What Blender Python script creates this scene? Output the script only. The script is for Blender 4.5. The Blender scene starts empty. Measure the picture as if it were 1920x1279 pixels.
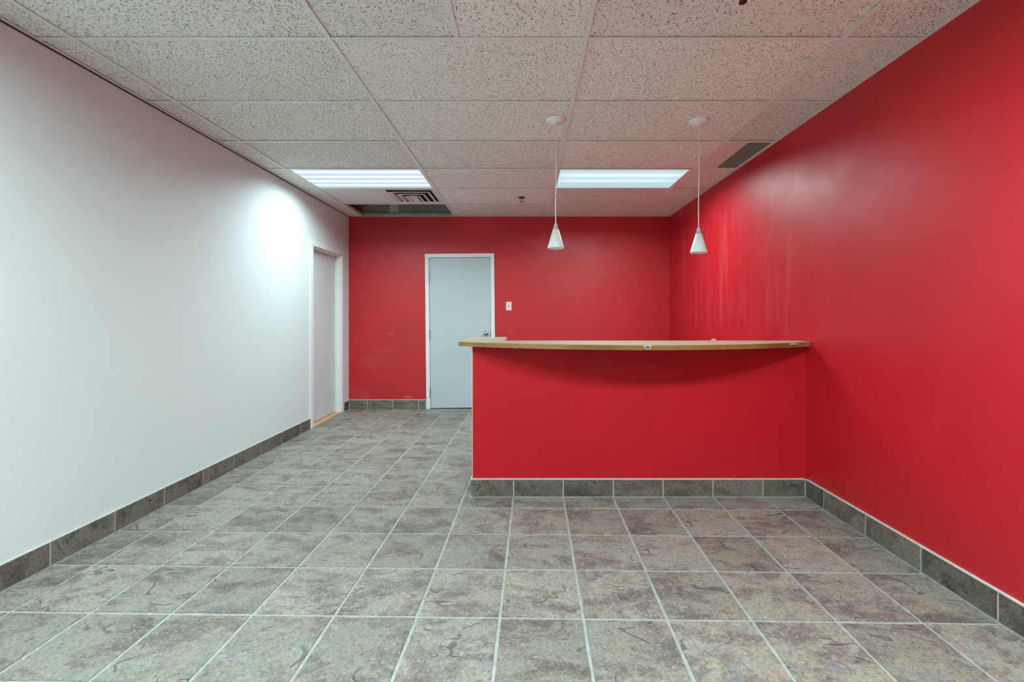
import bpy, bmesh, math, random
from mathutils import Vector, Matrix

random.seed(7)
scene = bpy.context.scene
COL = scene.collection

# ------------------------------------------------------------------ camera, world, exposure
F_PX = 816.0
cam_d = bpy.data.cameras.new('camera')
cam = bpy.data.objects.new('camera', cam_d)
COL.objects.link(cam)
cam_d.sensor_fit = 'HORIZONTAL'
cam_d.sensor_width = 36.0
cam_d.lens = 36.0 * F_PX / 1920.0
cam_d.shift_x = -25.5 / 1920.0
cam_d.shift_y = -46.0 / 1920.0
cam_d.clip_start = 0.05
CAM_H = 1.223
cam.location = (0, 0, CAM_H)
cam.rotation_euler = (math.radians(90), 0, 0)
scene.camera = cam

world = bpy.data.worlds.new('daylight')
scene.world = world
world.use_nodes = True
bg = world.node_tree.nodes['Background']
bg.inputs['Color'].default_value = (0.78, 0.92, 1.0, 1)
bg.inputs['Strength'].default_value = 0.34

scene.view_settings.view_transform = 'Standard'
scene.view_settings.look = 'None'
scene.view_settings.gamma = 1.0
scene.view_settings.use_curve_mapping = False
scene.view_settings.exposure = 0.07
try:
    scene.cycles.use_denoising = True
    scene.cycles.max_bounces = 10
    scene.cycles.diffuse_bounces = 7
    scene.cycles.sample_clamp_indirect = 6.0
except Exception:
    pass

LIGHT_COL = (0.77, 1.0, 1.0)
W_FRONT = 78.0       # watts, two fixtures above the camera
W_BACK = 46.0        # watts, the two fixtures in view
W_REAR_ADDED = 5.0        # watts, unseen fixtures added further behind the camera

# ------------------------------------------------------------------ room measures (metres; y runs away from the camera)
XL, XR = -2.345, 1.907
YB, YF = 5.770, -3.30
ZC = 2.548                      # underside of the ceiling grid
ZD = 3.25                       # deck above the suspended ceiling

# ------------------------------------------------------------------ helpers
def link(name, me, mat=None, parent=None, loc=(0, 0, 0), rot=(0, 0, 0)):
    o = bpy.data.objects.new(name, me)
    COL.objects.link(o)
    o.location = loc
    o.rotation_euler = rot
    if mat is not None and me is not None and len(me.materials) == 0:
        me.materials.append(mat)
    if parent is not None:
        o.parent = parent
    return o

def thing(name, label, cat, loc=(0, 0, 0), rot=(0, 0, 0), group=None):
    o = bpy.data.objects.new(name, None)
    COL.objects.link(o)
    o.empty_display_size = 0.1
    o.location = loc
    o.rotation_euler = rot
    o['label'] = label
    o['category'] = cat
    o['kind'] = 'thing'
    if group:
        o['group'] = group
    return o

def struct_empty(name, label, loc=(0, 0, 0), rot=(0, 0, 0)):
    o = bpy.data.objects.new(name, None)
    COL.objects.link(o)
    o.empty_display_size = 0.1
    o.location = loc
    o.rotation_euler = rot
    o['kind'] = 'structure'
    o['label'] = label
    return o

def struct(o, label):
    o['kind'] = 'structure'
    o['label'] = label
    return o

def add_box(bm, lo, hi, bevel=0.0, seg=2):
    c = [(a + b) / 2 for a, b in zip(lo, hi)]
    s = [abs(b - a) for a, b in zip(lo, hi)]
    r = bmesh.ops.create_cube(bm, size=1.0, matrix=Matrix.Translation(c) @ Matrix.Diagonal((s[0], s[1], s[2], 1)))
    if bevel > 0:
        es = list({e for v in r['verts'] for e in v.link_edges})
        bmesh.ops.bevel(bm, geom=es, offset=bevel, segments=seg, affect='EDGES', profile=0.5)

def bm_mesh(bm, name, smooth=False):
    bmesh.ops.recalc_face_normals(bm, faces=bm.faces)
    me = bpy.data.meshes.new(name)
    bm.to_mesh(me)
    bm.free()
    if smooth:
        for p in me.polygons:
            p.use_smooth = True
    return me

def boxes(name, lst, mat, parent=None, bevel=0.0, loc=(0, 0, 0)):
    bm = bmesh.new()
    for lo, hi in lst:
        add_box(bm, lo, hi, bevel)
    return link(name, bm_mesh(bm, name), mat, parent, loc)

def lathe_bm(bm, prof, seg=32, axis='z'):
    rings = []
    for r, z in prof:
        if r < 1e-6:
            rings.append([bm.verts.new((0, 0, z))])
        else:
            rings.append([bm.verts.new((r * math.cos(2 * math.pi * k / seg), r * math.sin(2 * math.pi * k / seg), z)) for k in range(seg)])
    for a, b in zip(rings, rings[1:]):
        for k in range(seg):
            k2 = (k + 1) % seg
            if len(a) == 1 and len(b) > 1:
                bm.faces.new((a[0], b[k], b[k2]))
            elif len(b) == 1 and len(a) > 1:
                bm.faces.new((a[k], b[0], a[k2]))
            elif len(a) > 1:
                bm.faces.new((a[k], b[k], b[k2], a[k2]))

def lathe(name, prof, mat, parent, loc=(0, 0, 0), rot=(0, 0, 0), seg=32, smooth=True):
    bm = bmesh.new()
    lathe_bm(bm, prof, seg)
    return link(name, bm_mesh(bm, name, smooth), mat, parent, loc, rot)

def prism(bm, pts, z0, z1):
    lo = [bm.verts.new((x, y, z0)) for x, y in pts]
    hi = [bm.verts.new((x, y, z1)) for x, y in pts]
    n = len(pts)
    bm.faces.new(lo[::-1])
    bm.faces.new(hi)
    for k in range(n):
        bm.faces.new((lo[k], lo[(k + 1) % n], hi[(k + 1) % n], hi[k]))

# ------------------------------------------------------------------ node helpers
class NT:
    def __init__(self, name):
        self.m = bpy.data.materials.new(name)
        self.m.use_nodes = True
        self.t = self.m.node_tree
        self.n = self.t.nodes
        self.b = self.n['Principled BSDF']
        self.out = self.n['Material Output']
    def link(self, a, b):
        self.t.links.new(a, b)
    def put(self, sock, v):
        if isinstance(v, bpy.types.NodeSocket):
            self.link(v, sock)
        elif v is not None:
            sock.default_value = v
    def coord(self, kind='Object'):
        return self.n.new('ShaderNodeTexCoord').outputs[kind]
    def math(self, op, a, b=None, c=None, clamp=False):
        k = self.n.new('ShaderNodeMath'); k.operation = op; k.use_clamp = clamp
        self.put(k.inputs[0], a)
        if b is not None: self.put(k.inputs[1], b)
        if c is not None: self.put(k.inputs[2], c)
        return k.outputs[0]
    def vmath(self, op, a, b=None, scale=None):
        k = self.n.new('ShaderNodeVectorMath'); k.operation = op
        self.put(k.inputs[0], a)
        if b is not None: self.put(k.inputs[1], b)
        if scale is not None: self.put(k.inputs['Scale'], scale)
        return k.outputs[0]
    def noise(self, vec, scale, detail=3, rough=0.5, dist=0.0, out='Fac'):
        k = self.n.new('ShaderNodeTexNoise')
        self.link(vec, k.inputs['Vector'])
        k.inputs['Scale'].default_value = scale
        k.inputs['Detail'].default_value = detail
        k.inputs['Roughness'].default_value = rough
        k.inputs['Distortion'].default_value = dist
        return k.outputs[out]
    def ramp(self, fac, stops, interp='LINEAR'):
        k = self.n.new('ShaderNodeValToRGB')
        k.color_ramp.interpolation = interp
        e = k.color_ramp.elements
        while len(e) < len(stops):
            e.new(0.5)
        for el, (p, c) in zip(e, stops):
            el.position = p
            el.color = c if len(c) == 4 else (*c, 1)
        self.link(fac, k.inputs[0])
        return k.outputs[0]
    def smooth(self, v, lo, hi, a=0.0, b=1.0):
        k = self.n.new('ShaderNodeMapRange'); k.interpolation_type = 'SMOOTHSTEP'
        self.put(k.inputs[0], v)
        k.inputs[1].default_value = lo; k.inputs[2].default_value = hi
        k.inputs[3].default_value = a; k.inputs[4].default_value = b
        return k.outputs[0]
    def mix(self, fac, a, b, mode='MIX'):
        k = self.n.new('ShaderNodeMix'); k.data_type = 'RGBA'; k.blend_type = mode
        self.put(k.inputs[0], fac)
        for s, v in ((k.inputs[6], a), (k.inputs[7], b)):
            if isinstance(v, bpy.types.NodeSocket): self.link(v, s)
            else: s.default_value = v if len(v) == 4 else (*v, 1)
        return k.outputs[2]
    def sep(self, v):
        k = self.n.new('ShaderNodeSeparateXYZ'); self.link(v, k.inputs[0]); return k.outputs
    def comb(self, x=0.0, y=0.0, z=0.0):
        k = self.n.new('ShaderNodeCombineXYZ')
        for s, v in zip(k.inputs, (x, y, z)): self.put(s, v)
        return k.outputs[0]
    def rand(self):
        return self.n.new('ShaderNodeObjectInfo').outputs['Random']
    def bump(self, h, strength, dist=0.002):
        k = self.n.new('ShaderNodeBump')
        k.inputs['Strength'].default_value = strength
        k.inputs['Distance'].default_value = dist
        self.link(h, k.inputs['Height'])
        self.link(k.outputs[0], self.b.inputs['Normal'])
    def set(self, color=None, rough=None, metal=None, spec=None):
        if color is not None:
            if isinstance(color, bpy.types.NodeSocket): self.link(color, self.b.inputs['Base Color'])
            else: self.b.inputs['Base Color'].default_value = (*color[:3], 1)
        if rough is not None: self.put(self.b.inputs['Roughness'], rough)
        if metal is not None: self.b.inputs['Metallic'].default_value = metal
        if spec is not None: self.b.inputs['Specular IOR Level'].default_value = spec
        return self

def plain(name, col, rough=0.5, metal=0.0, spec=0.5, vary=0.04, scale=9.0, bump=0.0, bscale=300.0):
    t = NT(name)
    P = t.coord()
    f = t.noise(P, scale, 4, 0.6)
    c = t.mix(t.smooth(f, 0.3, 0.7), tuple(x * (1 - vary) for x in col), tuple(min(1, x * (1 + vary)) for x in col))
    t.set(c, rough, metal, spec)
    if bump:
        t.bump(t.noise(P, bscale, 2, 0.5), bump, 0.001)
    return t.m

# ------------------------------------------------------------------ materials
RED = (0.52, 0.0085, 0.017)
def red_paint(name, streaks=None, scuffs=None, sheen=0.42, spec=0.5):
    t = NT(name)
    P = t.coord()
    n = t.noise(P, 1.3, 4, 0.55)
    c = t.mix(t.smooth(n, 0.3, 0.7), tuple(x * 0.95 for x in RED), tuple(x * 1.05 for x in RED))
    s = t.sep(P)
    if streaks:
        y0, y1, z0, z1 = streaks
        v = t.comb(0.0, t.math('MULTIPLY', s[1], 7.0), t.math('MULTIPLY', s[2], 0.55))
        k = t.smooth(t.noise(v, 1.6, 5, 0.6), 0.44, 0.80)
        my = t.math('MULTIPLY', t.smooth(s[1], y0, y0 + 0.25), t.smooth(s[1], y1, y1 - 0.25))
        mz = t.math('MULTIPLY', t.smooth(s[2], z0, z0 + 0.35), t.smooth(s[2], z1, z1 - 0.12))
        c = t.mix(t.math('MULTIPLY', t.math('MULTIPLY', k, t.math('MULTIPLY', my, mz)), 0.07), c, (0.85, 0.62, 0.60))
    if scuffs:
        for (x, z, w, h, a) in scuffs:
            dx = t.math('DIVIDE', t.math('SUBTRACT', s[0], x), w)
            dz = t.math('DIVIDE', t.math('SUBTRACT', s[2], z), h)
            d = t.math('ADD', t.math('POWER', dx, 2.0), t.math('POWER', dz, 2.0))
            f = t.math('MULTIPLY', t.smooth(d, 1.0, 0.2), t.smooth(t.noise(P, 55.0, 6, 0.75), 0.35, 0.8))
            c = t.mix(t.math('MULTIPLY', f, t.math('MULTIPLY', a, 0.55)), c, (0.65, 0.45, 0.40))
    r = t.smooth(t.noise(P, 3.0, 3, 0.5), 0.3, 0.7, sheen - 0.03, sheen + 0.04)
    t.set(c, r, 0, spec)
    t.bump(t.noise(P, 220.0, 3, 0.6), 0.05, 0.001)
    return t.m

M_RED_BACK = red_paint('red_paint_back', None, sheen=0.5, spec=0.65, scuffs=[(-1.80, 0.99, 0.06, 0.03, 0.5), (-1.86, 0.78, 0.22, 0.045, 0.18), (-2.03, 0.62, 0.18, 0.14, 0.16), (-1.55, 0.15, 0.07, 0.03, 0.7), (-2.2, 0.2, 0.2, 0.10, 0.25), (-0.19, 1.03, 0.05, 0.05, 0.3)])
M_RED_RIGHT = red_paint('red_paint_right', (3.0, 5.5, 0.95, 2.30), None, 0.45, 0.6)
M_RED_COUNTER = red_paint('red_paint_counter', None, None, 0.5, 0.3)

def white_paint():
    t = NT('white_wall_paint')
    P = t.coord()
    n = t.noise(P, 0.9, 4, 0.5)
    c = t.mix(t.smooth(n, 0.3, 0.7), (0.675, 0.755, 0.775), (0.70, 0.775, 0.79))
    sp = t.smooth(t.noise(P, 46.0, 2, 0.5), 0.80, 0.86)
    c = t.mix(t.math('MULTIPLY', sp, 0.25), c, (0.4, 0.4, 0.4))
    t.set(c, 0.62, 0, 0.15)
    t.bump(t.noise(P, 220.0, 3, 0.6), 0.05, 0.001)
    return t.m
M_WHITE = white_paint()
M_TRIM = plain('white_trim_enamel', (0.80, 0.835, 0.835), 0.35, vary=0.015)
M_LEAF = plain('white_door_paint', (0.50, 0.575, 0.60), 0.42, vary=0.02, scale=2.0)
M_LEAF_L = plain('grey_white_door_paint', (0.64, 0.71, 0.735), 0.55, vary=0.02, scale=2.0)
M_GRID = plain('white_ceiling_grid_metal', (0.80, 0.80, 0.785), 0.45, vary=0.03)
M_PANEL = plain('smooth_white_panel', (0.70, 0.71, 0.71), 0.5, vary=0.02)
M_DIFF = plain('white_diffuser_metal', (0.70, 0.69, 0.68), 0.4, vary=0.03)
M_DARK = plain('dark_void', (0.03, 0.035, 0.045), 0.8, vary=0.2)
M_PLENUM = plain('olive_plenum_board', (0.30, 0.285, 0.21), 0.9, vary=0.12, scale=4)
M_JOINT = plain('joint_compound', (0.55, 0.58, 0.55), 0.9, vary=0.08, scale=12)
M_TRACK = plain('galvanised_track', (0.36, 0.50, 0.55), 0.45, 0.5, vary=0.15, scale=14)
M_STEEL = plain('satin_steel', (0.42, 0.42, 0.41), 0.3, 1.0, vary=0.08)
M_DARKSTEEL = plain('dark_bronze', (0.05, 0.035, 0.03), 0.4, 0.7, vary=0.1)
M_IVORY = plain('ivory_plastic', (0.80, 0.78, 0.66), 0.35, vary=0.02)
M_GREYDOT = plain('grey_plastic', (0.25, 0.29, 0.27), 0.4)
M_CREAM = plain('cream_grout_cap', (0.55, 0.545, 0.48), 0.6, vary=0.08, scale=40)
M_BEAD = plain('cream_corner_bead', (0.72, 0.70, 0.60), 0.5)
M_DARK_STRIP = plain('dark_brown_strip', (0.055, 0.032, 0.028), 0.7)
M_HOUSING = plain('fixture_housing', (0.5, 0.5, 0.5), 0.5)
M_ALU = plain('window_aluminium', (0.4, 0.4, 0.4), 0.4, 0.8)
M_CORD = plain('white_cord', (0.78, 0.77, 0.72), 0.5)
M_CANOPY = plain('white_canopy', (0.90, 0.90, 0.90), 0.35)
M_CAP = plain('pale_grey_socket_cap', (0.42, 0.50, 0.51), 0.4)
M_RETURN = plain('return_backing', (0.24, 0.22, 0.19), 0.7)

def grout_mat(name, col):
    t = NT(name)
    P = t.coord()
    f = t.noise(P, 25.0, 5, 0.7)
    g = t.noise(P, 2.0, 3, 0.5)
    c = t.mix(t.smooth(f, 0.3, 0.75), tuple(x * 0.8 for x in col), tuple(x * 1.12 for x in col))
    c = t.mix(t.smooth(g, 0.45, 0.75, 0.0, 0.35), c, (0.42, 0.36, 0.24))
    t.set(c, 0.8, 0, 0.3)
    t.bump(f, 0.4, 0.002)
    return t.m
M_GROUT = grout_mat('grey_grout', (0.38, 0.40, 0.375))
M_JOINTS = grout_mat('pale_base_grout', (0.60, 0.61, 0.56))

def slate(name, gain=1.0, rough=0.5, warm=0.0):
    t = NT(name)
    r = t.rand()
    off = t.comb(t.math('MULTIPLY', r, 37.0), t.math('MULTIPLY', r, 91.0), t.math('MULTIPLY', r, 13.0))
    P = t.vmath('ADD', t.coord(), off)
    # streaky cleft stone: stretched along one diagonal
    Pr = t.n.new('ShaderNodeMapping')
    t.link(P, Pr.inputs['Vector'])
    Pr.inputs['Rotation'].default_value = (0, 0, math.radians(-24))
    Pr.inputs['Scale'].default_value = (0.75, 1.35, 1.0)
    Q = Pr.outputs[0]
    n1 = t.noise(Q, 5.5, 9, 0.72, 0.45)
    n2 = t.noise(P, 19.0, 7, 0.75, 0.4)
    n3 = t.noise(P, 85.0, 5, 0.8, 0.2)
    hue = t.noise(P, 11.0, 5, 0.7, 0.3)
    base = t.ramp(n1, [(0.34, (0.115, 0.097, 0.092)), (0.45, (0.215, 0.182, 0.160)), (0.53, (0.320, 0.300, 0.240)), (0.62, (0.300, 0.300, 0.265)), (0.74, (0.205, 0.220, 0.230))])
    c = t.mix(t.smooth(n2, 0.50, 0.66, 0.0, 0.60), base, (0.40, 0.37, 0.29))
    c = t.mix(t.smooth(n2, 0.47, 0.33, 0.0, 0.65), c, (0.165, 0.140, 0.135))
    c = t.mix(t.smooth(hue, 0.56, 0.70, 0.0, 0.55), c, (0.34, 0.225, 0.155))
    c = t.mix(t.smooth(hue, 0.45, 0.33, 0.0, 0.60), c, (0.235, 0.275, 0.305))
    c = t.mix(t.smooth(n3, 0.54, 0.68, 0.0, 0.80), c, (0.56, 0.54, 0.48))
    c = t.mix(t.smooth(n3, 0.47, 0.34, 0.0, 0.85), c, (0.085, 0.085, 0.088))  # pale and dark grain, strengthened in colour to stand in for micro-relief shading
    # cleft ridges: short dark curved lines, with a relief highlight painted pale beside them
    wq = t.vmath('ADD', Q, t.vmath('SCALE', t.vmath('SUBTRACT', t.noise(P, 30.0, 4, 0.7, 0, 'Color'), (0.5, 0.5, 0.5)), scale=0.02))
    cr = t.noise(wq, 4.6, 2.0, 0.5, 0.4)
    cd = t.math('SUBTRACT', cr, 0.5)
    gate = t.smooth(t.noise(P, 9.5, 1, 0.4), 0.55, 0.63)
    line = t.math('MULTIPLY', t.smooth(t.math('ABSOLUTE', cd), 0.014, 0.002), gate)
    lip = t.math('MULTIPLY', t.smooth(t.math('ABSOLUTE', t.math('SUBTRACT', cd, 0.020)), 0.013, 0.002), gate)
    c = t.mix(t.math('MULTIPLY', line, 0.70), c, (0.085, 0.095, 0.10))
    c = t.mix(t.math('MULTIPLY', lip, 0.30), c, (0.42, 0.42, 0.40))
    sp = t.smooth(t.noise(P, 70.0, 2, 0.5), 0.68, 0.74)
    c = t.mix(t.math('MULTIPLY', sp, 0.4), c, (0.68, 0.67, 0.62))
    k = t.math('ADD', t.math('MULTIPLY', t.math('FRACT', t.math('MULTIPLY', r, 7.31)), 0.22), 0.89 * gain)
    hs = t.n.new('ShaderNodeHueSaturation')
    t.link(c, hs.inputs['Color']); t.link(k, hs.inputs['Value'])
    hs.inputs['Saturation'].default_value = 0.9
    wc = t.mix(1.0, hs.outputs[0], (1.0 + 0.25 * warm, 1.0, 1.0 - 0.35 * warm), 'MULTIPLY')
    t.set(wc, t.smooth(n2, 0.3, 0.7, rough - 0.06, rough + 0.1), 0, 0.5)
    h = t.math('ADD', t.math('MULTIPLY', n1, 0.7), t.math('ADD', t.math('MULTIPLY', n3, 0.25), t.math('MULTIPLY', line, -0.5)))
    t.bump(h, 0.9, 0.007)
    return t.m
M_SLATE = slate('slate_look_floor_tile', 0.84, 0.46, 0.0)
M_BASETILE = slate('slate_look_base_tile', 0.44, 0.5, 0.15)

def fissured(name):
    t = NT(name)
    r = t.rand()
    off = t.comb(t.math('MULTIPLY', r, 53.0), t.math('MULTIPLY', r, 17.0), 0.0)
    P = t.vmath('ADD', t.coord(), off)
    wob = t.vmath('SUBTRACT', t.noise(P, 75.0, 2, 0.5, 0, 'Color'), (0.5, 0.5, 0.5))
    Pd = t.vmath('ADD', P, t.vmath('SCALE', wob, scale=0.016))
    masks = []
    for (sc, ln, wd, lo) in ((58.0, 0.0078, 0.00125, 0.30), (100.0, 0.0040, 0.0010, 0.45)):
        v = t.n.new('ShaderNodeTexVoronoi'); v.voronoi_dimensions = '2D'
        t.link(Pd, v.inputs['Vector']); v.inputs['Scale'].default_value = sc
        loc = t.vmath('SUBTRACT', Pd, v.outputs['Position'])
        cc = t.sep(v.outputs['Color'])
        rot = t.n.new('ShaderNodeVectorRotate'); rot.rotation_type = 'Z_AXIS'
        t.link(loc, rot.inputs['Vector'])
        t.link(t.math('MULTIPLY', cc[0], 6.283), rot.inputs['Angle'])
        q = t.sep(rot.outputs[0])
        # length and width vary per cell
        L = t.math('MULTIPLY', t.math('ADD', cc[1], 0.35), ln)
        W = t.math('MULTIPLY', t.math('ADD', cc[2], 0.5), wd)
        a = t.math('DIVIDE', q[0], L); b = t.math('DIVIDE', q[1], W)
        d = t.math('ADD', t.math('POWER', a, 4.0), t.math('POWER', b, 2.0))
        m = t.smooth(d, 1.25, 0.5)
        thr = t.math('ADD', lo - 0.18, t.math('MULTIPLY', t.math('FRACT', t.math('MULTIPLY', r, 5.7)), 0.45))
        on = t.math('GREATER_THAN', t.math('FRACT', t.math('MULTIPLY', t.math('ADD', cc[0], cc[2]), 3.7)), thr)
        masks.append(t.math('MULTIPLY', m, on))
    m = t.math('MAXIMUM', masks[0], masks[1])
    f = t.noise(P, 3.0, 4, 0.6)
    c = t.mix(t.smooth(f, 0.3, 0.7), (0.83, 0.85, 0.805), (0.865, 0.885, 0.845))
    c = t.mix(t.math('MULTIPLY', m, 0.95), c, (0.085, 0.08, 0.07))
    v = t.math('ADD', t.math('MULTIPLY', t.math('FRACT', t.math('MULTIPLY', r, 3.13)), 0.12), 0.94)
    hs = t.n.new('ShaderNodeHueSaturation')
    t.link(c, hs.inputs['Color']); t.link(v, hs.inputs['Value'])
    t.set(hs.outputs[0], 0.9, 0, 0.2)
    t.bump(t.math('SUBTRACT', t.math('MULTIPLY', t.noise(P, 350.0, 2, 0.5), 0.3), m), 0.6, 0.003)
    return t.m
M_TILE = fissured('fissured_mineral_tile')

def wood(name, c0, c1, c2, along=0, rough=0.4):
    t = NT(name)
    P = t.coord()
    sc = [14.0, 60.0, 60.0] if along == 0 else [60.0, 14.0, 60.0]
    mp = t.n.new('ShaderNodeMapping'); t.link(P, mp.inputs['Vector'])
    mp.inputs['Scale'].default_value = [s / 14.0 for s in sc]
    Q = mp.outputs[0]
    n1 = t.noise(Q, 1.6, 5, 0.6, 0.5)
    n2 = t.noise(Q, 12.0, 4, 0.6)
    c = t.ramp(n1, [(0.3, c0), (0.5, c1), (0.7, c2)])
    c = t.mix(t.smooth(n2, 0.45, 0.75, 0, 0.35), c, tuple(x * 0.6 for x in c0))
    t.set(c, rough, 0, 0.5)
    return t.m
M_TOP = wood('pale_wood_laminate', (0.43, 0.345, 0.25), (0.50, 0.41, 0.305), (0.55, 0.465, 0.36), 0, 0.35)
M_EDGE = wood('oak_edge_band', (0.20, 0.085, 0.018), (0.29, 0.145, 0.038), (0.33, 0.20, 0.075), 0, 0.42)
M_SILL = wood('honey_pine_sill', (0.52, 0.30, 0.11), (0.62, 0.38, 0.16), (0.68, 0.45, 0.22), 1, 0.4)
M_CHIPW = plain('chip_pale_wood', (0.50, 0.46, 0.38), 0.8, vary=0.1, scale=80)
M_CHIPG = plain('chip_dark_core', (0.13, 0.14, 0.13), 0.8, vary=0.2, scale=80)

def glass_shade():
    t = NT('frosted_white_glass')
    P = t.coord()
    f = t.noise(P, 30, 3, 0.5)
    c = t.mix(f, (0.76, 0.84, 0.83), (0.80, 0.86, 0.85))
    t.set(c, 0.5, 0, 0.3)
    t.b.inputs['Subsurface Weight'].default_value = 0.15
    t.b.inputs['Subsurface Radius'].default_value = (0.01, 0.01, 0.01)
    return t.m
M_SHADE = glass_shade()

def lens_mat(name, tubes, lo, hi, edge):
    # prismatic lens of a lit troffer: brighter bands along the tubes
    t = NT(name)
    s = t.sep(t.coord())
    bands = None
    for (y, w, g) in tubes:
        d = t.math('DIVIDE', t.math('SUBTRACT', s[1], y), w)
        b = t.math('MULTIPLY', t.math('POWER', 2.718, t.math('MULTIPLY', t.math('MULTIPLY', d, d), -1.0)), g)
        bands = b if bands is None else t.math('ADD', bands, b)
    fall = t.smooth(t.math('ABSOLUTE', s[0]), 0.60, 0.42, edge, 1.0)
    bands = t.math('MULTIPLY', bands, fall, clamp=True)
    c = t.mix(bands, lo, hi)
    e = t.n.new('ShaderNodeEmission'); t.link(c, e.inputs['Color'])
    e.inputs['Strength'].default_value = 1.0
    t.link(e.outputs[0], t.out.inputs['Surface'])
    return t.m
M_LENS_A = lens_mat('lit_lens_four_tubes', [(-0.2, 0.042, 1), (-0.068, 0.036, 1), (0.066, 0.036, 1), (0.19, 0.034, 1)], (0.48, 0.68, 0.86), (1.0, 1.03, 1.06), 0.9)
M_LENS_B = lens_mat('lit_lens_two_tubes', [(-0.11, 0.06, 1.0), (0.055, 0.045, 0.85)], (0.50, 0.68, 0.75), (0.86, 0.97, 1.05), 0.55)

# ------------------------------------------------------------------ walls
def wall_boxes_with_hole(axis, at0, at1, a0, a1, z0, z1, h0, h1, hz):
    r = []
    def bx(p0, p1, q0, q1):
        if axis == 'x':
            r.append(((at0, p0, q0), (at1, p1, q1)))
        else:
            r.append(((p0, at0, q0), (p1, at1, q1)))
    bx(a0, h0, z0, z1); bx(h1, a1, z0, z1); bx(h0, h1, hz, z1)
    return r

DL0, DL1, DH = 4.784, 5.535, 2.003          # opening of the left door
wl = boxes('wall_left', wall_boxes_with_hole('x', XL - 0.14, XL, YF, YB + 0.14, -0.02, ZC + 0.004, DL0, DL1, DH), M_WHITE)
struct(wl, 'smooth off-white painted wall on the left')
boxes('upper_wall', [((XL - 0.14, YF, ZC + 0.004), (XL, YB + 0.14, ZD))], M_DARK, wl)
boxes('back_panel', [((XL - 0.16, DL0 - 0.1, -0.02), (XL - 0.1401, DL1 + 0.1, DH + 0.1))], M_LEAF_L, wl)

D2C = -0.866                                   # middle of the back door opening
wb = boxes('wall_back', wall_boxes_with_hole('y', YB, YB + 0.14, XL, XR + 0.14, -0.02, ZC + 0.004, D2C - 0.435, D2C + 0.435, 2.025), M_RED_BACK)
struct(wb, 'red painted back wall with a white door')
boxes('upper_wall', [((XL, YB, ZC + 0.004), (XR + 0.14, YB + 0.14, ZD))], M_PLENUM, wb)
boxes('joint_strip', [((-1.80, YB - 0.003, ZC + 0.02), (-1.69, YB, ZD))], M_JOINT, wb)
boxes('metal_track', [((-2.15, YB - 0.028, ZC + 0.006), (-0.9, YB, ZC + 0.045))], M_TRACK, wb, 0.004)
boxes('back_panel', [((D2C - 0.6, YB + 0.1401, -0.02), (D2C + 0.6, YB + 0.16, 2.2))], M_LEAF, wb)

wr = boxes('wall_right', [((XR, YF, -0.02), (XR + 0.14, YB, ZC + 0.004))], M_RED_RIGHT)
struct(wr, 'red painted wall on the right with faint pale streaks')
boxes('upper_wall', [((XR, YF, ZC + 0.004), (XR + 0.14, YB, ZD))], M_DARK, wr)

# unseen storefront wall behind the camera; its window is added to supply daylight
WX0, WX1, WZ0, WZ1 = -2.0, 1.6, 0.35, 2.35
wf = boxes('wall_front', [((XL - 0.14, YF - 0.14, -0.02), (WX0, YF, ZD)), ((WX1, YF - 0.14, -0.02), (XR + 0.14, YF, ZD)),
                          ((WX0, YF - 0.14, -0.02), (WX1, YF, WZ0)), ((WX0, YF - 0.14, WZ1), (WX1, YF, ZD))], M_WHITE)
struct(wf, 'white front wall with an added wide shop window behind the viewer')
w1 = struct_empty('added_window_1', 'unseen aluminium framed shop window, added behind the viewer for daylight')
fr = []
for x in (WX0, WX0 + 1.19, WX0 + 2.38, WX1 - 0.05):
    fr.append(((x, YF - 0.09, WZ0), (x + 0.05, YF - 0.04, WZ1)))
fr += [((WX0, YF - 0.09, WZ0), (WX1, YF - 0.04, WZ0 + 0.05)), ((WX0, YF - 0.09, WZ1 - 0.05), (WX1, YF - 0.04, WZ1))]
boxes('window_frame', fr, M_ALU, w1)
def pane_mat():
    t = NT('window_glass')
    tr = t.n.new('ShaderNodeBsdfTransparent'); gl = t.n.new('ShaderNodeBsdfGlossy'); gl.inputs['Roughness'].default_value = 0.02
    mx = t.n.new('ShaderNodeMixShader'); fz = t.n.new('ShaderNodeFresnel')
    t.link(fz.outputs[0], mx.inputs[0]); t.link(tr.outputs[0], mx.inputs[1]); t.link(gl.outputs[0], mx.inputs[2])
    t.link(mx.outputs[0], t.out.inputs['Surface'])
    return t.m
M_GLASS = pane_mat()
for k in range(3):
    x = WX0 + 1.19 * k
    boxes('pane', [((x + 0.05, YF - 0.068, WZ0 + 0.05), (min(x + 1.19, WX1 - 0.05), YF - 0.062, WZ1 - 0.05))], M_GLASS, w1)
pl = bpy.data.lights.new('added_daylight_portal', 'AREA')
pl.shape = 'RECTANGLE'; pl.size = WX1 - WX0; pl.size_y = WZ1 - WZ0
pl.cycles.is_portal = True
po = bpy.data.objects.new('added_daylight_portal', pl); COL.objects.link(po)
po.location = ((WX0 + WX1) / 2, YF - 0.2, (WZ0 + WZ1) / 2); po.rotation_euler = (math.radians(90), 0, 0)

# ------------------------------------------------------------------ floor and its tiles
TH = 0.018
PITCH, U0, V0, GR = 0.3385, -0.137, 1.765, 0.0050
floor = boxes('floor', [((XL - 0.14, YF - 0.14, -0.06), (XR + 0.14, YB + 0.14, -0.0035))], M_GROUT)
struct(floor, 'grey brown slate-look tiled floor with pale grout')

def w2(u, v):
    return (u + TH * v, v - TH * u)

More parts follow.
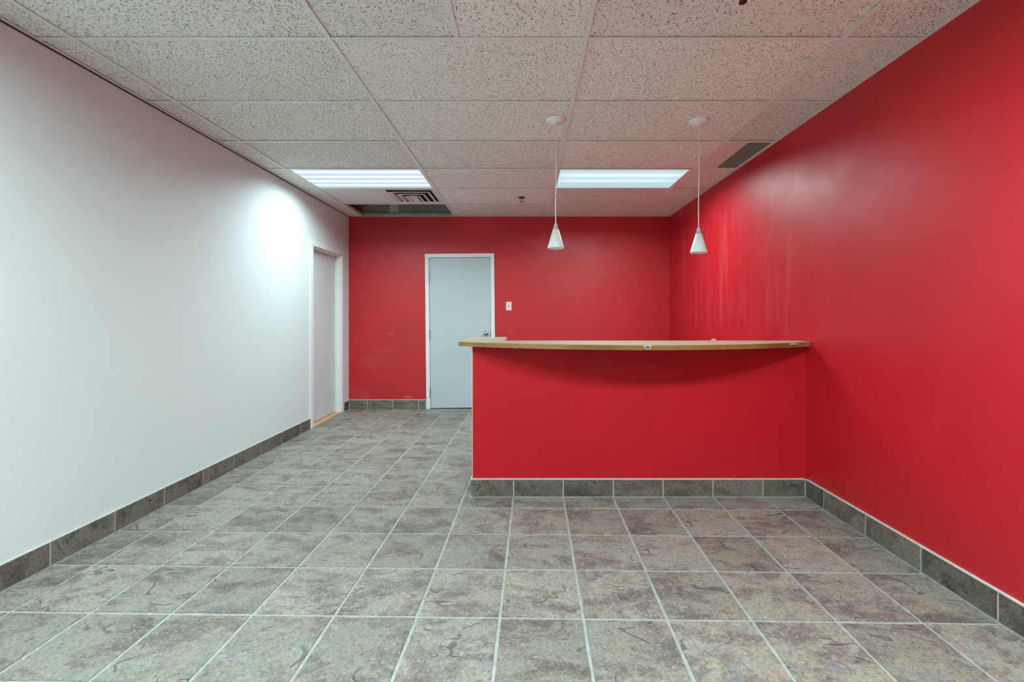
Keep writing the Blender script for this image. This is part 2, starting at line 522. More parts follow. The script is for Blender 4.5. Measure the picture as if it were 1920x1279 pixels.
def clip(poly, ax, val, keep_less):
    out = []
    for i in range(len(poly)):
        a, b = poly[i], poly[(i + 1) % len(poly)]
        ia = (a[ax] <= val) if keep_less else (a[ax] >= val)
        ib = (b[ax] <= val) if keep_less else (b[ax] >= val)
        if ia: out.append(a)
        if ia != ib:
            s = (val - a[ax]) / (b[ax] - a[ax])
            out.append((a[0] + s * (b[0] - a[0]), a[1] + s * (b[1] - a[1])))
    return out

def tile_bm(bm, poly, dz=0.0, inset=0.0028):
    n = len(poly)
    cx = sum(p[0] for p in poly) / n; cy = sum(p[1] for p in poly) / n
    top, bot = [], []
    for (x, y) in poly:
        dx, dy = cx - x, cy - y
        l = math.hypot(dx, dy) or 1
        top.append(bm.verts.new((x + dx / l * inset, y + dy / l * inset, dz)))
        bot.append(bm.verts.new((x, y, -0.006)))
    bm.faces.new(top)
    for k in range(n):
        bm.faces.new((bot[k], bot[(k + 1) % n], top[(k + 1) % n], top[k]))

def edge_jitter(h, rnd, seg=4):
    pts = []
    cs = [(-h, -h), (h, -h), (h, h), (-h, h)]
    for i in range(4):
        a, b = cs[i], cs[(i + 1) % 4]
        for k in range(seg):
            s = k / seg
            x = a[0] + s * (b[0] - a[0]); y = a[1] + s * (b[1] - a[1])
            j = rnd.uniform(-0.0015, 0.0006)
            pts.append((x * (1 + j / h), y * (1 + j / h)))
    return pts

H = PITCH / 2 - GR
rot_t = -TH
variants = []
for k in range(6):
    bm = bmesh.new()
    tile_bm(bm, edge_jitter(H, random.Random(k)), 0.0)
    me = bm_mesh(bm, 'tile'); me.materials.append(M_SLATE)
    variants.append(me)
rest = bmesh.new()
EDGE = 0.019
n_t = 0
for j in range(-17, 14):
    for i in range(-9, 9):
        u = U0 + (i + 0.5) * PITCH; v = V0 + (j + 0.5) * PITCH
        c = w2(u, v)
        poly = [w2(u + a * H, v + b * H) for a, b in ((-1, -1), (1, -1), (1, 1), (-1, 1))]
        full = True
        q = poly
        for ax, val, less in ((0, XL + EDGE, False), (0, XR - EDGE, True), (1, YB - EDGE, True), (1, YF + 0.002, False)):
            if any((p[ax] > val) if less else (p[ax] < val) for p in q):
                full = False
                q = clip(q, ax, val, less)
                if not q: break
        if not q or len(q) < 3: continue
        area = abs(sum(q[k][0] * q[(k + 1) % len(q)][1] - q[(k + 1) % len(q)][0] * q[k][1] for k in range(len(q)))) / 2
        if area < 0.0006: continue
        hidden = c[0] > -0.2 and 3.15 < c[1]
        if v < 1.2 or hidden:
            tile_bm(rest, q, 0.0)
        elif full:
            me = variants[random.randrange(6)]
            link('tile', me, None, floor, (c[0], c[1], random.uniform(-0.0006, 0.0004)), (0, 0, -TH + random.choice((0, 2)) * math.pi / 2))
            n_t += 1
        else:
            bm = bmesh.new()
            tile_bm(bm, [(p[0] - c[0], p[1] - c[1]) for p in q], 0.0)
            link('tile', bm_mesh(bm, 'tile'), M_SLATE, floor, (c[0], c[1], 0))
            n_t += 1
ro = link('outer_tiles', bm_mesh(rest, 'outer_tiles'), M_SLATE, floor)
ro['kind'] = 'stuff'

# ------------------------------------------------------------------ tiled baseboards
BH = 0.116
def base_tile(parent, axis, p0, p1, f0, f1, z1=BH, name='tile'):
    """one base tile: runs p0..p1 along the wall, f0..f1 across it"""
    bm = bmesh.new()
    L = (p1 - p0) / 2 - 0.0035
    c = (p0 + p1) / 2
    if axis == 'y':
        ctr = ((f0 + f1) / 2, c, z1 / 2); half = (abs(f1 - f0) / 2, L, z1 / 2 - 0.002)
    else:
        ctr = (c, (f0 + f1) / 2, z1 / 2); half = (L, abs(f1 - f0) / 2, z1 / 2 - 0.002)
    add_box(bm, [-h for h in half], half, 0.0016, 1)
    return link(name, bm_mesh(bm, name), M_BASETILE, parent, ctr)

BT = 0.011
def joints(a, b, first, step):
    js = [a]
    x = first
    while x < a + 0.05: x += step
    while x < b - 0.03:
        js.append(x); x += step
    js.append(b)
    return js

br = struct_empty('baseboard_right', 'slate-look tile baseboard with pale cap along the right red wall')
boxes('grout_backing', [((XR - BT + 0.003, YF, 0.0), (XR, YB - BT, BH - 0.001))], M_JOINTS, br)
for seg in ((YF + 0.01, 2.948), (3.075, YB - BT)):
    js = joints(seg[0], seg[1], 1.749 - 0.3405 * 20, 0.3405)
    for a, b in zip(js, js[1:]):
        base_tile(br, 'y', a, b, XR - BT, XR - 0.001)
boxes('cap_strip', [((XR - BT - 0.003, YF, BH), (XR, 2.944, BH + 0.008)), ((XR - BT - 0.003, 3.075, BH), (XR, YB - 0.02, BH + 0.008))], M_CREAM, br, 0.0015)

bl = struct_empty('baseboard_left', 'dark slate-look tile baseboard along the white left wall')
boxes('grout_backing', [((XL, YF, 0.0), (XL + BT - 0.003, 4.725, BH - 0.001)), ((XL, 5.602, 0.0), (XL + BT - 0.003, YB - BT, BH - 0.001))], M_JOINTS, bl)
js = joints(YF + 0.01, 4.724, 1.80 - 0.3385 * 20, 0.3385)
for a, b in zip(js, js[1:]):
    base_tile(bl, 'y', a, b, XL + 0.001, XL + BT)
base_tile(bl, 'y', 5.602, YB - BT - 0.001, XL + 0.001, XL + BT)

bb = struct_empty('baseboard_back', 'slate-look tile baseboard with cream cap along the back wall')
boxes('grout_backing', [((XL, YB - BT + 0.003, 0.0), (-1.317, YB, BH - 0.001)), ((-0.395, YB - BT + 0.003, 0.0), (XR, YB, BH - 0.001))], M_JOINTS, bb)
js = [XL + BT + 0.001] + [(x - 985.5) * 5.76 / F_PX for x in (688.2, 736.5, 784.8)] + [-1.318]
for a, b in zip(js, js[1:]):
    base_tile(bb, 'x', a, b, YB - BT, YB - 0.001)
js = joints(-0.393, XR - BT - 0.002, -0.393 + 0.2, 0.3385)
for a, b in zip(js, js[1:]):
    base_tile(bb, 'x', a, b, YB - BT, YB - 0.001)
boxes('cap_strip', [((XL, YB - BT - 0.002, BH), (-1.320, YB, BH + 0.008)), ((-0.393, YB - BT - 0.002, BH), (XR - 0.016, YB, BH + 0.008))], M_CREAM, bb, 0.0015)

# ------------------------------------------------------------------ ceiling: deck, grid, tiles
ceil = boxes('ceiling', [((XL - 0.14, YF - 0.14, ZD), (XR + 0.14, YB + 0.14, ZD + 0.1))], M_DARK)
struct(ceil, 'suspended ceiling of fissured white tiles in a white metal grid')
GX = [-2.160, -0.938, 0.288, 1.510]
ROWS = [2.078 + 0.6105 * k for k in range(-8, 6)]           # cross tee lines
TW = 0.012
ZT = ZC + 0.0055                                           # underside of the tiles
def tee(name, lo, hi, along):
    (x0, y0), (x1, y1) = lo, hi
    if along == 'y':
        xm = (x0 + x1) / 2
        b = [((x0, y0, ZC), (x1, y1, ZC + 0.0018)), ((xm - 0.001, y0, ZC + 0.0018), (xm + 0.001, y1, ZC + 0.038))]
    else:
        ym = (y0 + y1) / 2
        b = [((x0, y0, ZC), (x1, y1, ZC + 0.0018)), ((x0, ym - 0.001, ZC + 0.0018), (x1, ym + 0.001, ZC + 0.038))]
    return boxes(name, b, M_GRID, ceil)
YE = YB - 0.022
for x in GX:
    tee('main_tee', (x - TW, YF + 0.022), (x + TW, YE), 'y')
XS = [XL + 0.0] + GX + [XR]
for y in ROWS:
    for k in range(5):
        a = XS[k] + (TW if k > 0 else 0.022); b = XS[k + 1] - (TW if k < 4 else 0.022)
        tee('cross_tee', (a + 0.0005, y - TW), (b - 0.0005, y + TW), 'x')
r_split = ROWS.index(min(ROWS, key=lambda v: abs(v - 2.078)))
tee('cross_tee', (-0.328 - TW, ROWS[r_split - 1] + TW + 0.0005), (-0.328 + TW, ROWS[r_split] - TW - 0.0005), 'y')
# wall angles
def angle(name, lo, hi, leg):
    boxes(name, [(lo, hi), leg], M_GRID, ceil)
angle('wall_angle', (XL + 0.0005, YF, ZC), (XL + 0.022, YB, ZC + 0.0018), ((XL + 0.0005, YF, ZC + 0.0018), (XL + 0.0022, YB, ZC + 0.025)))
angle('wall_angle', (XR - 0.022, YF, ZC), (XR - 0.0005, YB, ZC + 0.0018), ((XR - 0.0022, YF, ZC + 0.0018), (XR - 0.0005, YB, ZC + 0.025)))
angle('wall_angle', (XL + 0.0225, YB - 0.022, ZC), (XR - 0.0225, YB - 0.0005, ZC + 0.0018), ((XL + 0.0225, YB - 0.0022, ZC + 0.0018), (XR - 0.0225, YB - 0.0005, ZC + 0.005)))
boxes('trim_1', [((XL, YF, ZC - 0.0085), (XL + 0.003, YB, ZC - 0.0002))], M_DARK_STRIP)  # dark strip drawn along the dark gap line under the wall angle
struct(bpy.data.objects['trim_1'], 'thin dark brown strip along the top of the left white wall')

YS = [YF] + ROWS + [YB]
tile_cache = {}
def ceiling_tile(x0, x1, y0, y1, mat=None, name='ceiling_tile'):
    sx, sy = round(x1 - x0, 3), round(y1 - y0, 3)
    key = (sx, sy, mat.name if mat else '')
    if key not in tile_cache:
        bm = bmesh.new()
        add_box(bm, (-sx / 2, -sy / 2, 0), (sx / 2, sy / 2, 0.015), 0.0012, 1)
        me = bm_mesh(bm, name); me.materials.append(mat or M_TILE)
        tile_cache[key] = me
    return link(name, tile_cache[key], None, ceil, ((x0 + x1) / 2, (y0 + y1) / 2, ZT + random.uniform(-0.0012, 0.0015)))
# cells (column k between XS[k], XS[k+1]; row r between YS[r], YS[r+1]) taken by something else
iL = YS.index(min(YS, key=lambda v: abs(v - 3.91)))        # row of the lit fixtures
i0 = iL - 6
special = {}
for k in (1, 3):
    special[(k, iL)] = 'light'; special[(k, i0)] = 'light'
    special[(k, i0 - 4)] = 'light'
special[(1, iL + 1)] = 'diffuser'
special[(1, iL + 2)] = 'open'
special[(4, iL - 1)] = 'grille'
for r in range(len(YS) - 1):
    for k in range(5):
        x0, x1 = XS[k] + 0.004, XS[k + 1] - 0.004
        y0, y1 = YS[r] + 0.004, YS[r + 1] - 0.004
        if y1 - y0 < 0.08: continue
        s = special.get((k, r))
        if s is None:
            if k == 2 and r == r_split:
                ceiling_tile(x0, -0.332, y0, y1); ceiling_tile(-0.324, x1, y0, y1)
            else:
                ceiling_tile(x0, x1, y0, y1)
        elif s == 'diffuser':
            ceiling_tile(x0, -1.549, y0, y1, M_PANEL, 'blank_panel')

# ------------------------------------------------------------------ lit troffers
def troffer(x0, x1, y0, y1, lens, watts, label, spread=173, group='fluorescent ceiling lights'):
    cx, cy = (x0 + x1) / 2, (y0 + y1) / 2
    t = thing('ceiling_light', label, 'ceiling light', (cx, cy, ZC), group=group)
    hx, hy = (x1 - x0) / 2, (y1 - y0) / 2
    f = 0.014
    boxes('frame', [((-hx, -hy, 0.002), (hx, -hy + f, 0.012)), ((-hx, hy - f, 0.002), (hx, hy, 0.012)),
                    ((-hx, -hy + f, 0.002), (-hx + f, hy - f, 0.012)), ((hx - f, -hy + f, 0.002), (hx, hy - f, 0.012))], M_TRIM, t)
    boxes('lens', [((-hx + f, -hy + f, 0.006), (hx - f, hy - f, 0.0095))], lens, t)
    boxes('housing', [((-hx, -hy, 0.10), (hx, hy, 0.104)), ((-hx, -hy, 0.012), (-hx + 0.004, hy, 0.10)), ((hx - 0.004, -hy, 0.012), (hx, hy, 0.10)),
                      ((-hx, -hy, 0.012), (hx, -hy + 0.004, 0.10)), ((-hx, hy - 0.004, 0.012), (hx, hy, 0.10))], M_HOUSING, t)
    l = bpy.data.lights.new('tube_light', 'AREA')
    l.shape = 'RECTANGLE'; l.size = 2 * (hx - 0.07); l.size_y = 2 * (hy - 0.07)
    l.spread = math.radians(spread); l.energy = watts; l.color = LIGHT_COL
    lo = bpy.data.objects.new('tube_light', l); COL.objects.link(lo)
    lo.parent = t; lo.location = (0, 0, 0.004)
    return t
def cell(k, r):
    return (XS[k] + TW + 0.001, XS[k + 1] - TW - 0.001, YS[r] + TW + 0.001, YS[r + 1] - TW - 0.001)
troffer(*cell(1, iL), M_LENS_A, W_BACK * 0.70, 'lit ceiling panel with four bright bands beside the air diffuser on the left', 156)
troffer(*cell(3, iL), M_LENS_B, W_BACK * 0.88, 'lit ceiling panel behind the pendant cords, near the right red wall', 166)
troffer(*cell(1, i0), M_LENS_A, W_FRONT, 'lit ceiling panel above the viewer on the left side')
troffer(*cell(3, i0), M_LENS_B, W_FRONT, 'lit ceiling panel above the viewer on the right side')
troffer(*cell(1, i0 - 4), M_LENS_A, W_REAR_ADDED, 'unseen lit ceiling panel, added behind the viewer on the left side')
troffer(*cell(3, i0 - 4), M_LENS_B, W_REAR_ADDED, 'unseen lit ceiling panel, added behind the viewer on the right side')

# ------------------------------------------------------------------ air diffuser
x0, x1, y0, y1 = -1.541, XS[2] - TW - 0.001, YS[iL + 1] + TW + 0.001, YS[iL + 2] - TW - 0.001
dcx, dcy = (x0 + x1) / 2, (y0 + y1) / 2
df = thing('air_diffuser', 'square white louvred air diffuser beside the open ceiling bay', 'air vent', (dcx, dcy, ZC))
hx, hy = (x1 - x0) / 2, (y1 - y0) / 2
ybk = hy - 0.09
boxes('face_frame', [((-hx, -hy, 0.0005), (hx, -hy + 0.03, 0.006)), ((-hx, ybk, 0.0005), (hx, hy, 0.006)),
                     ((-hx, -hy + 0.03, 0.0005), (-0.232, ybk, 0.006)), ((0.25, -hy + 0.03, 0.0005), (hx, ybk, 0.006))], M_DIFF, df, 0.0015)
M_NECK = plain('grey_duct_neck', (0.13, 0.16, 0.165), 0.6, vary=0.25, scale=20)
boxes('neck', [((-hx + 0.01, -hy + 0.01, 0.12), (hx - 0.01, hy - 0.01, 0.124)), ((-hx + 0.01, -hy + 0.01, 0.006), (-hx + 0.014, hy - 0.01, 0.12)), ((hx - 0.014, -hy + 0.01, 0.006), (hx - 0.01, hy - 0.01, 0.12)),
               ((-hx + 0.01, -hy + 0.01, 0.006), (hx - 0.01, -hy + 0.014, 0.12)), ((-hx + 0.01, hy - 0.014, 0.006), (hx - 0.01, hy - 0.01, 0.12))], M_NECK, df)
def louver(ax, ay, lip, rise, depth):
    """three-sided blade (near side and both flanks): flat lip below, then sloping up and inwards"""
    bm = bmesh.new()
    prof = [(0.0, -0.003), (lip, -0.003), (lip + depth, rise), (lip + depth, rise + 0.002), (lip, -0.001), (0.0, -0.001)]
    rings = []
    for (i, z) in prof:
        rings.append([bm.verts.new(p) for p in ((-ax + i, ybk, z), (-ax + i, -ay + i, z), (ax - i, -ay + i, z), (ax - i, ybk, z))])
    for k in range(len(prof)):
        p, q = rings[k], rings[(k + 1) % len(prof)]
        for j in range(3):
            bm.faces.new((p[j], p[j + 1], q[j + 1], q[j]))
    return link('louver', bm_mesh(bm, 'louver'), M_DIFF, df)
for (ax, ay) in ((0.222, 0.200), (0.152, 0.118), (0.085, 0.040)):
    louver(ax, ay, 0.022, 0.016, 0.016)
boxes('center_plate', [((-0.040, 0.0, 0.0), (0.040, ybk, 0.004))], M_DIFF, df)

# ------------------------------------------------------------------ return-air grille in the right border strip
gx0, gx1 = XS[4] + TW + 0.001, XR - 0.0225
gy0, gy1 = YS[iL - 1] + TW + 0.001, YS[iL] - TW - 0.001
gr = thing('return_grille', 'dark eggcrate return-air grille in the ceiling strip by the right red wall', 'air vent', ((gx0 + gx1) / 2, (gy0 + gy1) / 2, ZC))
hx, hy = (gx1 - gx0) / 2, (gy1 - gy0) / 2
gi0 = -hx + 0.172                                    # left of this: plain white plate
boxes('blank_plate', [((-hx, -hy, 0.002), (gi0, hy, 0.006))], M_DIFF, gr, 0.001)
boxes('backing', [((gi0, -hy, 0.05), (hx, hy, 0.054))], M_RETURN, gr)
boxes('rim', [((gi0, -hy, 0.001), (hx, -hy + 0.006, 0.02)), ((gi0, hy - 0.006, 0.001), (hx, hy, 0.02)), ((gi0, -hy, 0.001), (gi0 + 0.005, hy, 0.02)), ((hx - 0.005, -hy, 0.001), (hx, hy, 0.02))], M_DIFF, gr)
M_EGG = plain('eggcrate_grey', (0.36, 0.33, 0.30), 0.6, vary=0.05)
bm = bmesh.new()
n = 14
for k in range(1, n):
    x = gi0 + (hx - gi0) * k / n
    add_box(bm, (x - 0.0007, -hy, 0.003), (x + 0.0007, hy, 0.015))
n = 44
for k in range(1, n):
    y = -hy + 2 * hy * k / n
    add_box(bm, (gi0, y - 0.0007, 0.0032), (hx, y + 0.0007, 0.0148))
eg = link('eggcrate', bm_mesh(bm, 'eggcrate'), M_EGG, gr)
eg['kind'] = 'stuff'

# ------------------------------------------------------------------ sprinklers
def sprinkler(x, y, label):
    t = thing('fire_sprinkler', label, 'sprinkler', (x, y, ZT + 0.0008), group='ceiling sprinklers')
    lathe('escutcheon', [(0.0, 0.0), (0.040, 0.0), (0.040, -0.003), (0.034, -0.009), (0.016, -0.012), (0.0, -0.012)], M_DARKSTEEL, t, seg=24)
    lathe('body', [(0.0, -0.010), (0.011, -0.010), (0.011, -0.022), (0.006, -0.024), (0.006, -0.03), (0.0, -0.03)], M_STEEL, t, seg=16)
    bm = bmesh.new()
    for s in (-1, 1):
        add_box(bm, (s * 0.011 - 0.002, -0.003, -0.046), (s * 0.011 + 0.002, 0.003, -0.018), 0.001, 1)
    add_box(bm, (-0.012, -0.003, -0.048), (0.012, 0.003, -0.043), 0.001, 1)
    link('yoke', bm_mesh(bm, 'yoke'), M_DARKSTEEL, t)
    lathe('deflector', [(0.0, -0.048), (0.014, -0.048), (0.016, -0.050), (0.0, -0.0505)], M_DARKSTEEL, t, seg=16)
    return t
sprinkler(-0.045, 4.86, 'small dark fire sprinkler in the ceiling between the two lit panels')
sprinkler(0.886, 1.775, 'small dark fire sprinkler cut off at the top edge of the photo')

# ------------------------------------------------------------------ pendants
def pendant(x, y, z_top, z_bot, label):
    t = thing('pendant_light', label, 'pendant lamp', (x, y, ZC), group='pendants above the counter')
    dz = z_top - ZC
    prof = [(0.0, 0.006), (0.066, 0.006), (0.066, 0.001), (0.062, -0.004), (0.048, -0.011), (0.028, -0.016), (0.008, -0.018), (0.006, -0.024), (0.0, -0.024)]
    lathe('canopy', prof, M_CANOPY, t, seg=40)
    # cord with a faint bow
    bm = bmesh.new()
    N, S = 14, 8
    rings = []
    for k in range(N + 1):
        s = k / N
        z = -0.022 + s * (dz + 0.022)
        ox = 0.0025 * math.sin(s * 5.0) * (1 - s) * s * 4
        rings.append([bm.verts.new((ox + 0.0034 * math.cos(2 * math.pi * q / S), 0.0034 * math.sin(2 * math.pi * q / S), z)) for q in range(S)])
    for a, b in zip(rings, rings[1:]):
        for q in range(S):
            bm.faces.new((a[q], a[(q + 1) % S], b[(q + 1) % S], b[q]))
    link('cord', bm_mesh(bm, 'cord', True), M_CORD, t)
    h = z_top - z_bot
    capz = 0.235 * h
    R = 0.0565
    rc = 0.010 + (R - 0.010) * 0.21
    lathe('socket_cap', [(0.0, 0.004), (0.006, 0.003), (0.0095, -0.004), (rc + 0.0008, -capz), (rc - 0.002, -capz), (0.0, -capz)], M_CAP, t, (0, 0, dz), seg=32)
    lathe('shade', [(rc - 0.003, -capz), (rc, -capz), (R, -h + 0.004), (R + 0.0008, -h + 0.001), (R - 0.001, -h), (R - 0.004, -h + 0.001), (rc - 0.003, -capz)], M_SHADE, t, (0, 0, dz), seg=48)
    lathe('bulb', [(0.0, -0.5 * h), (0.012, -0.5 * h), (0.018, -0.68 * h), (0.012, -0.78 * h), (0.0, -0.80 * h)], M_CANOPY, t, (0, 0, dz), seg=20)
    return t
pendant(0.204, 2.943, CAM_H + (593.5 - 419.5) * 2.943 / F_PX, CAM_H + (593.5 - 466.0) * 2.943 / F_PX, 'left pendant lamp, white glass cone hanging in front of the red back wall')
pendant(1.180, 2.967, CAM_H + (593.5 - 427.5) * 2.967 / F_PX, CAM_H + (593.5 - 474.0) * 2.967 / F_PX, 'right pendant lamp, white glass cone hanging in front of the right red wall')

# ------------------------------------------------------------------ left door
d1 = struct_empty('door_1', 'plain white door without a knob, recessed in the left wall')
CW = 0.062
cz = DH + 0.05
boxes('casing', [((XL - 0.0, DL0 - CW, 0.0), (XL + 0.014, DL0 + 0.004, DH - 0.004))], M_TRIM, d1, 0.003)
boxes('casing', [((XL - 0.0, DL1 - 0.004, 0.0), (XL + 0.014, DL1 + CW, DH - 0.004))], M_TRIM, d1, 0.003)
boxes('casing', [((XL - 0.0, DL0 - CW, DH - 0.003), (XL + 0.014, DL1 + CW, cz))], M_TRIM, d1, 0.003)
boxes('jamb', [((XL - 0.139, DL0 + 0.0002, 0.0), (XL - 0.0005, DL0 + 0.012, DH - 0.0135))], M_TRIM, d1)
boxes('jamb', [((XL - 0.139, DL1 - 0.012, 0.0), (XL - 0.0005, DL1 - 0.0002, DH - 0.0135)), ((XL - 0.062, DL1 - 0.020, 0.012), (XL - 0.040, DL1 - 0.012, DH - 0.0135))], M_TRIM, d1, 0.0015)
boxes('jamb', [((XL - 0.139, DL0 + 0.0002, DH - 0.013), (XL - 0.0005, DL1 - 0.0002, DH - 0.0002)), ((XL - 0.062, DL0 + 0.012, DH - 0.024), (XL - 0.040, DL1 - 0.021, DH - 0.013))], M_TRIM, d1, 0.0015)
lf = boxes('door_leaf', [((XL - 0.115, DL0 + 0.015, 0.016), (XL - 0.075, DL1 - 0.015, DH - 0.017))], M_LEAF_L, d1, 0.002)
boxes('latch_plate', [((XL - 0.076, DL0 + 0.026, 0.975), (XL - 0.0735, DL0 + 0.040, 1.01))], M_DARKSTEEL, lf, 0.001)
boxes('threshold', [((XL - 0.135, DL0 + 0.0125, -0.003), (XL + 0.006, DL1 - 0.0125, 0.011))], M_SILL, d1, 0.003)

# ------------------------------------------------------------------ back door (hangs slightly out of plumb)
d2 = struct_empty('door_2', 'white flush door with a round steel knob in the red back wall', (-0.8545, YB, 0), (0, -0.0098, 0))
OW = 0.409                     # half the opening
CWB = 0.0495
boxes('casing', [((-OW - CWB, -0.015, 0.002), (-OW + 0.002, 0.0, 2.004))], M_TRIM, d2, 0.003)
boxes('casing', [((OW - 0.002, -0.015, 0.002), (OW + CWB, 0.0, 2.004))], M_TRIM, d2, 0.003)
boxes('casing', [((-OW - CWB, -0.015, 2.005), (OW + CWB, 0.0, 2.056))], M_TRIM, d2, 0.003)
boxes('jamb', [((-OW - 0.014, 0.0005, 0.0), (-OW - 0.0005, 0.13, 2.004))], M_TRIM, d2)
boxes('jamb', [((OW + 0.0005, 0.0005, 0.0), (OW + 0.014, 0.13, 2.004))], M_TRIM, d2)
boxes('jamb', [((-OW, 0.0005, 2.0045), (OW, 0.13, 2.016))], M_TRIM, d2)
boxes('door_stop', [((-OW, 0.046, 0.0), (-OW + 0.012, 0.06, 2.004)), ((OW - 0.012, 0.046, 0.0), (OW, 0.06, 2.004)), ((-OW + 0.012, 0.046, 1.99), (OW - 0.012, 0.06, 2.004))], M_DARK, d2)
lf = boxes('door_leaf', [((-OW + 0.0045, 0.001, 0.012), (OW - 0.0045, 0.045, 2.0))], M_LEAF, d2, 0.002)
for z in (1.752, 0.987, 0.223):
    bm = bmesh.new()
    for k in range(5):
        lathe_part = bmesh.new()
        add_box(bm, (-0.0065, -0.0065, -0.064 + k * 0.0258), (0.0065, 0.0065, -0.064 + k * 0.0258 + 0.0245), 0.003, 2)
        lathe_part.free()
    add_box(bm, (-0.004, -0.004, 0.0645), (0.004, 0.004, 0.070), 0.0015, 1)
    h = link('hinge', bm_mesh(bm, 'hinge', True), M_STEEL, d2, (-OW + 0.003, -0.0125 - 0.003, z))
kb = lathe('knob', [(0.0, 0.0), (0.032, 0.0), (0.033, 0.004), (0.028, 0.009), (0.012, 0.012), (0.011, 0.028), (0.018, 0.034), (0.027, 0.044), (0.028, 0.052), (0.024, 0.060), (0.012, 0.064), (0.0, 0.0645)], M_STEEL, lf, (OW - 0.0725, 0.001, 0.996), (math.radians(90), 0, 0), 28)
kb['label'] = 'round satin steel knob'
boxes('strike_plate', [((OW - 0.005, -0.0155, 0.955), (OW + 0.001, -0.0035, 1.035))], M_GREYDOT, d2, 0.0008)

# ------------------------------------------------------------------ light switch
sw = thing('light_switch', 'ivory toggle light switch on the red wall right of the white door', 'light switch', (-0.2225, YB, 1.361))
boxes('cover_plate', [((-0.036, -0.006, -0.057), (0.036, 0.0, 0.057))], M_IVORY, sw, 0.003)
bm = bmesh.new(); add_box(bm, (-0.0055, -0.016, -0.010), (0.0055, -0.004, 0.011), 0.002)
link('toggle', bm_mesh(bm, 'toggle'), M_GREYDOT, sw)['label'] = 'small grey toggle'
for z in (-0.030, 0.030):
    lathe('screw', [(0.0, 0.0), (0.003, 0.0), (0.003, 0.0008), (0.0, 0.0012)], M_STEEL, sw, (0, -0.0058, z), (math.radians(90), 0, 0), 10)

# ------------------------------------------------------------------ reception counter
CF = 2.960                      # front face of its half wall
CB = 3.060
CL = -0.360
ZTOP = CAM_H - 0.170
TT = 0.030
ct = thing('reception_counter', 'red half-wall reception counter with a bowed pale wood top against the right wall', 'counter', (0.78, CF, 0))
def L(p):                       # room coordinates to the counter's own
    return (p[0] - 0.78, p[1] - CF, p[2] if len(p) > 2 else 0)
bm = bmesh.new()
pts = [(CL, CF), (XR - 0.0005, CF), (XR - 0.0005, CB), (CL + 0.10, CB), (CL + 0.10, 3.52), (CL, 3.52)]
prism(bm, [L(p)[:2] for p in pts], 0.0005, ZTOP - TT)
link('half_wall', bm_mesh(bm, 'half_wall'), M_RED_COUNTER, ct)
boxes('corner_bead', [(L((CL - 0.0045, CF + 0.0005, BH + 0.010)), L((CL, CF + 0.03, ZTOP - TT - 0.0005)))], M_BEAD, ct, 0.0015)

# top: bowed towards the viewer, deeper return at its left end
A = Vector((-0.449, 2.940)); B = Vector((XR - 0.001, 2.914))
chord = B - A
nrm = Vector((chord.y, -chord.x)).normalized()
front = []
NS = 48
for k in range(NS + 1):
    s = k / NS
    p = A + chord * s + nrm * (0.335 * 4 * s * (1 - s))
    front.append((p.x, p.y))
back = [(XR - 0.001, CB + 0.008), (-0.152, CB + 0.008), (-0.152, 3.585), (-0.449, 3.585)]
bm = bmesh.new()
prism(bm, [L(p)[:2] for p in front + back], ZTOP - TT, ZTOP)
top = link('countertop', bm_mesh(bm, 'countertop'), M_TOP, ct)
top['label'] = 'pale wood laminate bar top with bowed front'
# oak band on the front edge and left end
bm = bmesh.new()
band = [(-0.449, 3.585)] + front
outs = []
for i, p in enumerate(band):
    a = Vector(band[max(0, i - 1)]); b = Vector(band[min(len(band) - 1, i + 1)])
    d = (b - a).normalized(); n = Vector((d.y, -d.x))
    outs.append((p[0] + n.x * 0.003, p[1] + n.y * 0.003))
outs[0] = (-0.452, 3.585); outs[1] = (-0.452, front[0][1] - 0.003)
outs[-1] = (front[-1][0], front[-1][1] - 0.003)
for i in range(len(band) - 1):
    q = [L(band[i]), L(band[i + 1]), L(outs[i + 1]), L(outs[i])]
    vs = [bm.verts.new((x, y, ZTOP - TT - 0.0003)) for x, y, _ in q] + [bm.verts.new((x, y, ZTOP - 0.0015)) for x, y, _ in q]
    for f in ((0, 1, 2, 3), (4, 7, 6, 5), (2, 3, 7, 6), (0, 4, 5, 1)):
        bm.faces.new([vs[t] for t in f])
bmesh.ops.remove_doubles(bm, verts=bm.verts, dist=0.00002)
link('edge_band', bm_mesh(bm, 'edge_band', False), M_EDGE, top)
def on_front(px):               # point of the front edge seen in pixel column px
    best = min(range(NS), key=lambda k: abs(985.5 + F_PX * front[k][0] / front[k][1] - px))
    return front[best]
def chip(px, w, h, zoff, mat, proud, shape):
    x, y = on_front(px)
    bm = bmesh.new()
    o = L((x, y - 0.003 - proud))
    vs = [bm.verts.new((o[0] + a * w, o[1], ZTOP - TT / 2 + zoff + b * h)) for a, b in shape]
    vb = [bm.verts.new((o[0] + a * w, o[1] + 0.002, ZTOP - TT / 2 + zoff + b * h)) for a, b in shape]
    bm.faces.new(vs)
    for k in range(len(vs)):
        bm.faces.new((vs[k], vb[k], vb[(k + 1) % len(vs)], vs[(k + 1) % len(vs)]))
    return link('chip', bm_mesh(bm, 'chip'), mat, top)
chip(1217, 0.031, 0.0135, 0.001, M_CHIPW, 0.0006, [(-1, 0.85), (-0.6, 0.25), (-0.25, -0.9), (0.3, -1), (0.65, 0.0), (0.95, 0.8), (0.4, 0.95), (-0.4, 1)])['label'] = 'pale chipped patch in the edge band'
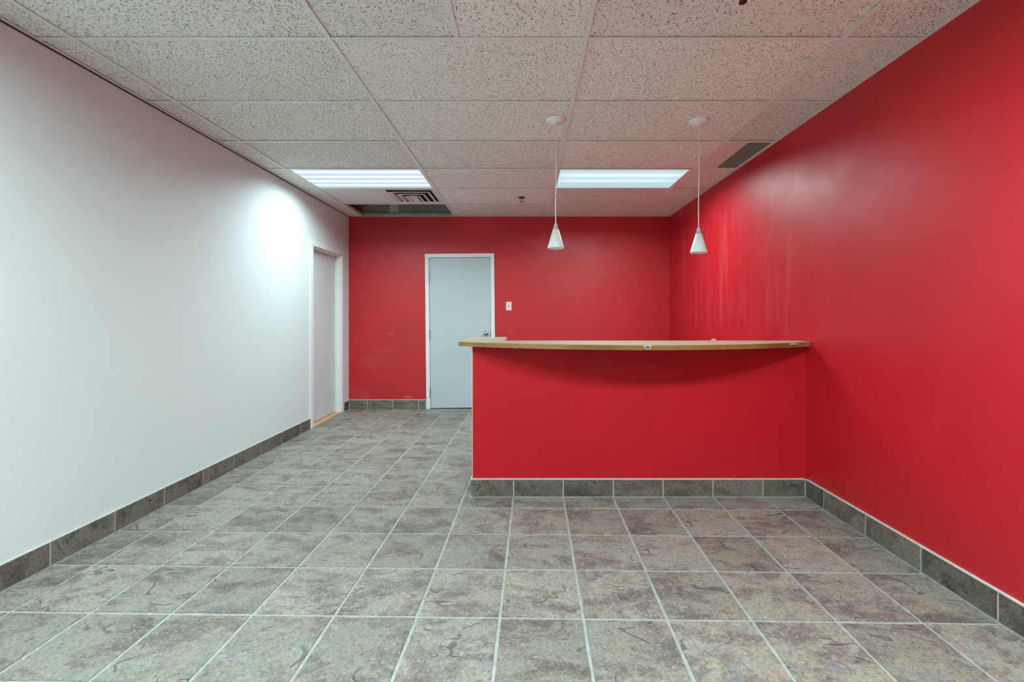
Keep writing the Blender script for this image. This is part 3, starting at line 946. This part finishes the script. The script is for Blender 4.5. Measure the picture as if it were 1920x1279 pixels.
chip(1217, 0.013, 0.0105, -0.001, M_CHIPG, 0.0012, [(-0.9, 0.4), (-0.5, -0.4), (0.0, -1), (0.7, -0.7), (1, 0.4), (0.3, 1), (-0.5, 0.9)])['label'] = 'dark core of the chip'
chip(1484, 0.055, 0.0045, 0.006, M_CHIPW, 0.0004, [(-1, 0.3), (-0.3, -0.9), (0.5, -0.4), (1, 0.5), (0.2, 1), (-0.6, 0.8)])['label'] = 'pale scuff near the wall'

# tiled foot of the counter
boxes('grout_backing', [(L((CL - 0.008, CF - 0.008, 0.0)), L((XR - BT, CF - 0.0005, BH - 0.001))), (L((CL - 0.008, CF - 0.0005, 0.0)), L((CL - 0.0005, 3.52, BH - 0.001)))], M_JOINTS, ct)
js = [CL - 0.010] + [(x - 985.5) * 2.948 / F_PX for x in (963, 1056, 1150, 1243.5, 1337, 1431)] + [XR - BT - 0.001]
for a, b in zip(js, js[1:]):
    o = base_tile(ct, 'x', a, b, CF - 0.012, CF - 0.001)
    o.location = L(o.location)
js = joints(CF, 3.52, CF + 0.2, 0.3385)
for a, b in zip(js, js[1:]):
    o = base_tile(ct, 'y', a, b, CL - 0.012, CL - 0.001)
    o.location = L(o.location)
boxes('cap_strip', [(L((CL - 0.012, CF - 0.014, BH)), L((XR - 0.015, CF - 0.0005, BH + 0.008))), (L((CL - 0.013, CF - 0.0005, BH)), L((CL - 0.0005, 3.52, BH + 0.008)))], M_CREAM, ct, 0.0015)

boxes('grout_line', [(L((CL - 0.017, CF - 0.0185, 0.0003)), L((XR - BT - 0.006, CF - 0.0122, 0.0016))), (L((CL - 0.018, CF - 0.0122, 0.0003)), L((CL - 0.0122, 3.52, 0.0016)))], M_JOINTS, ct)

# small block left lying on the bar
bx, by = (1338 - 985.5) * 3.03 / F_PX, 3.03
bk = boxes('wood_block', [((-0.013, -0.010, 0.0), (0.013, 0.010, 0.014))], M_CHIPW, None, 0.0015, (bx, by, ZTOP))
bk['label'] = 'tiny tan block lying at the back edge of the counter top'
bk['category'] = 'block'; bk['kind'] = 'thing'
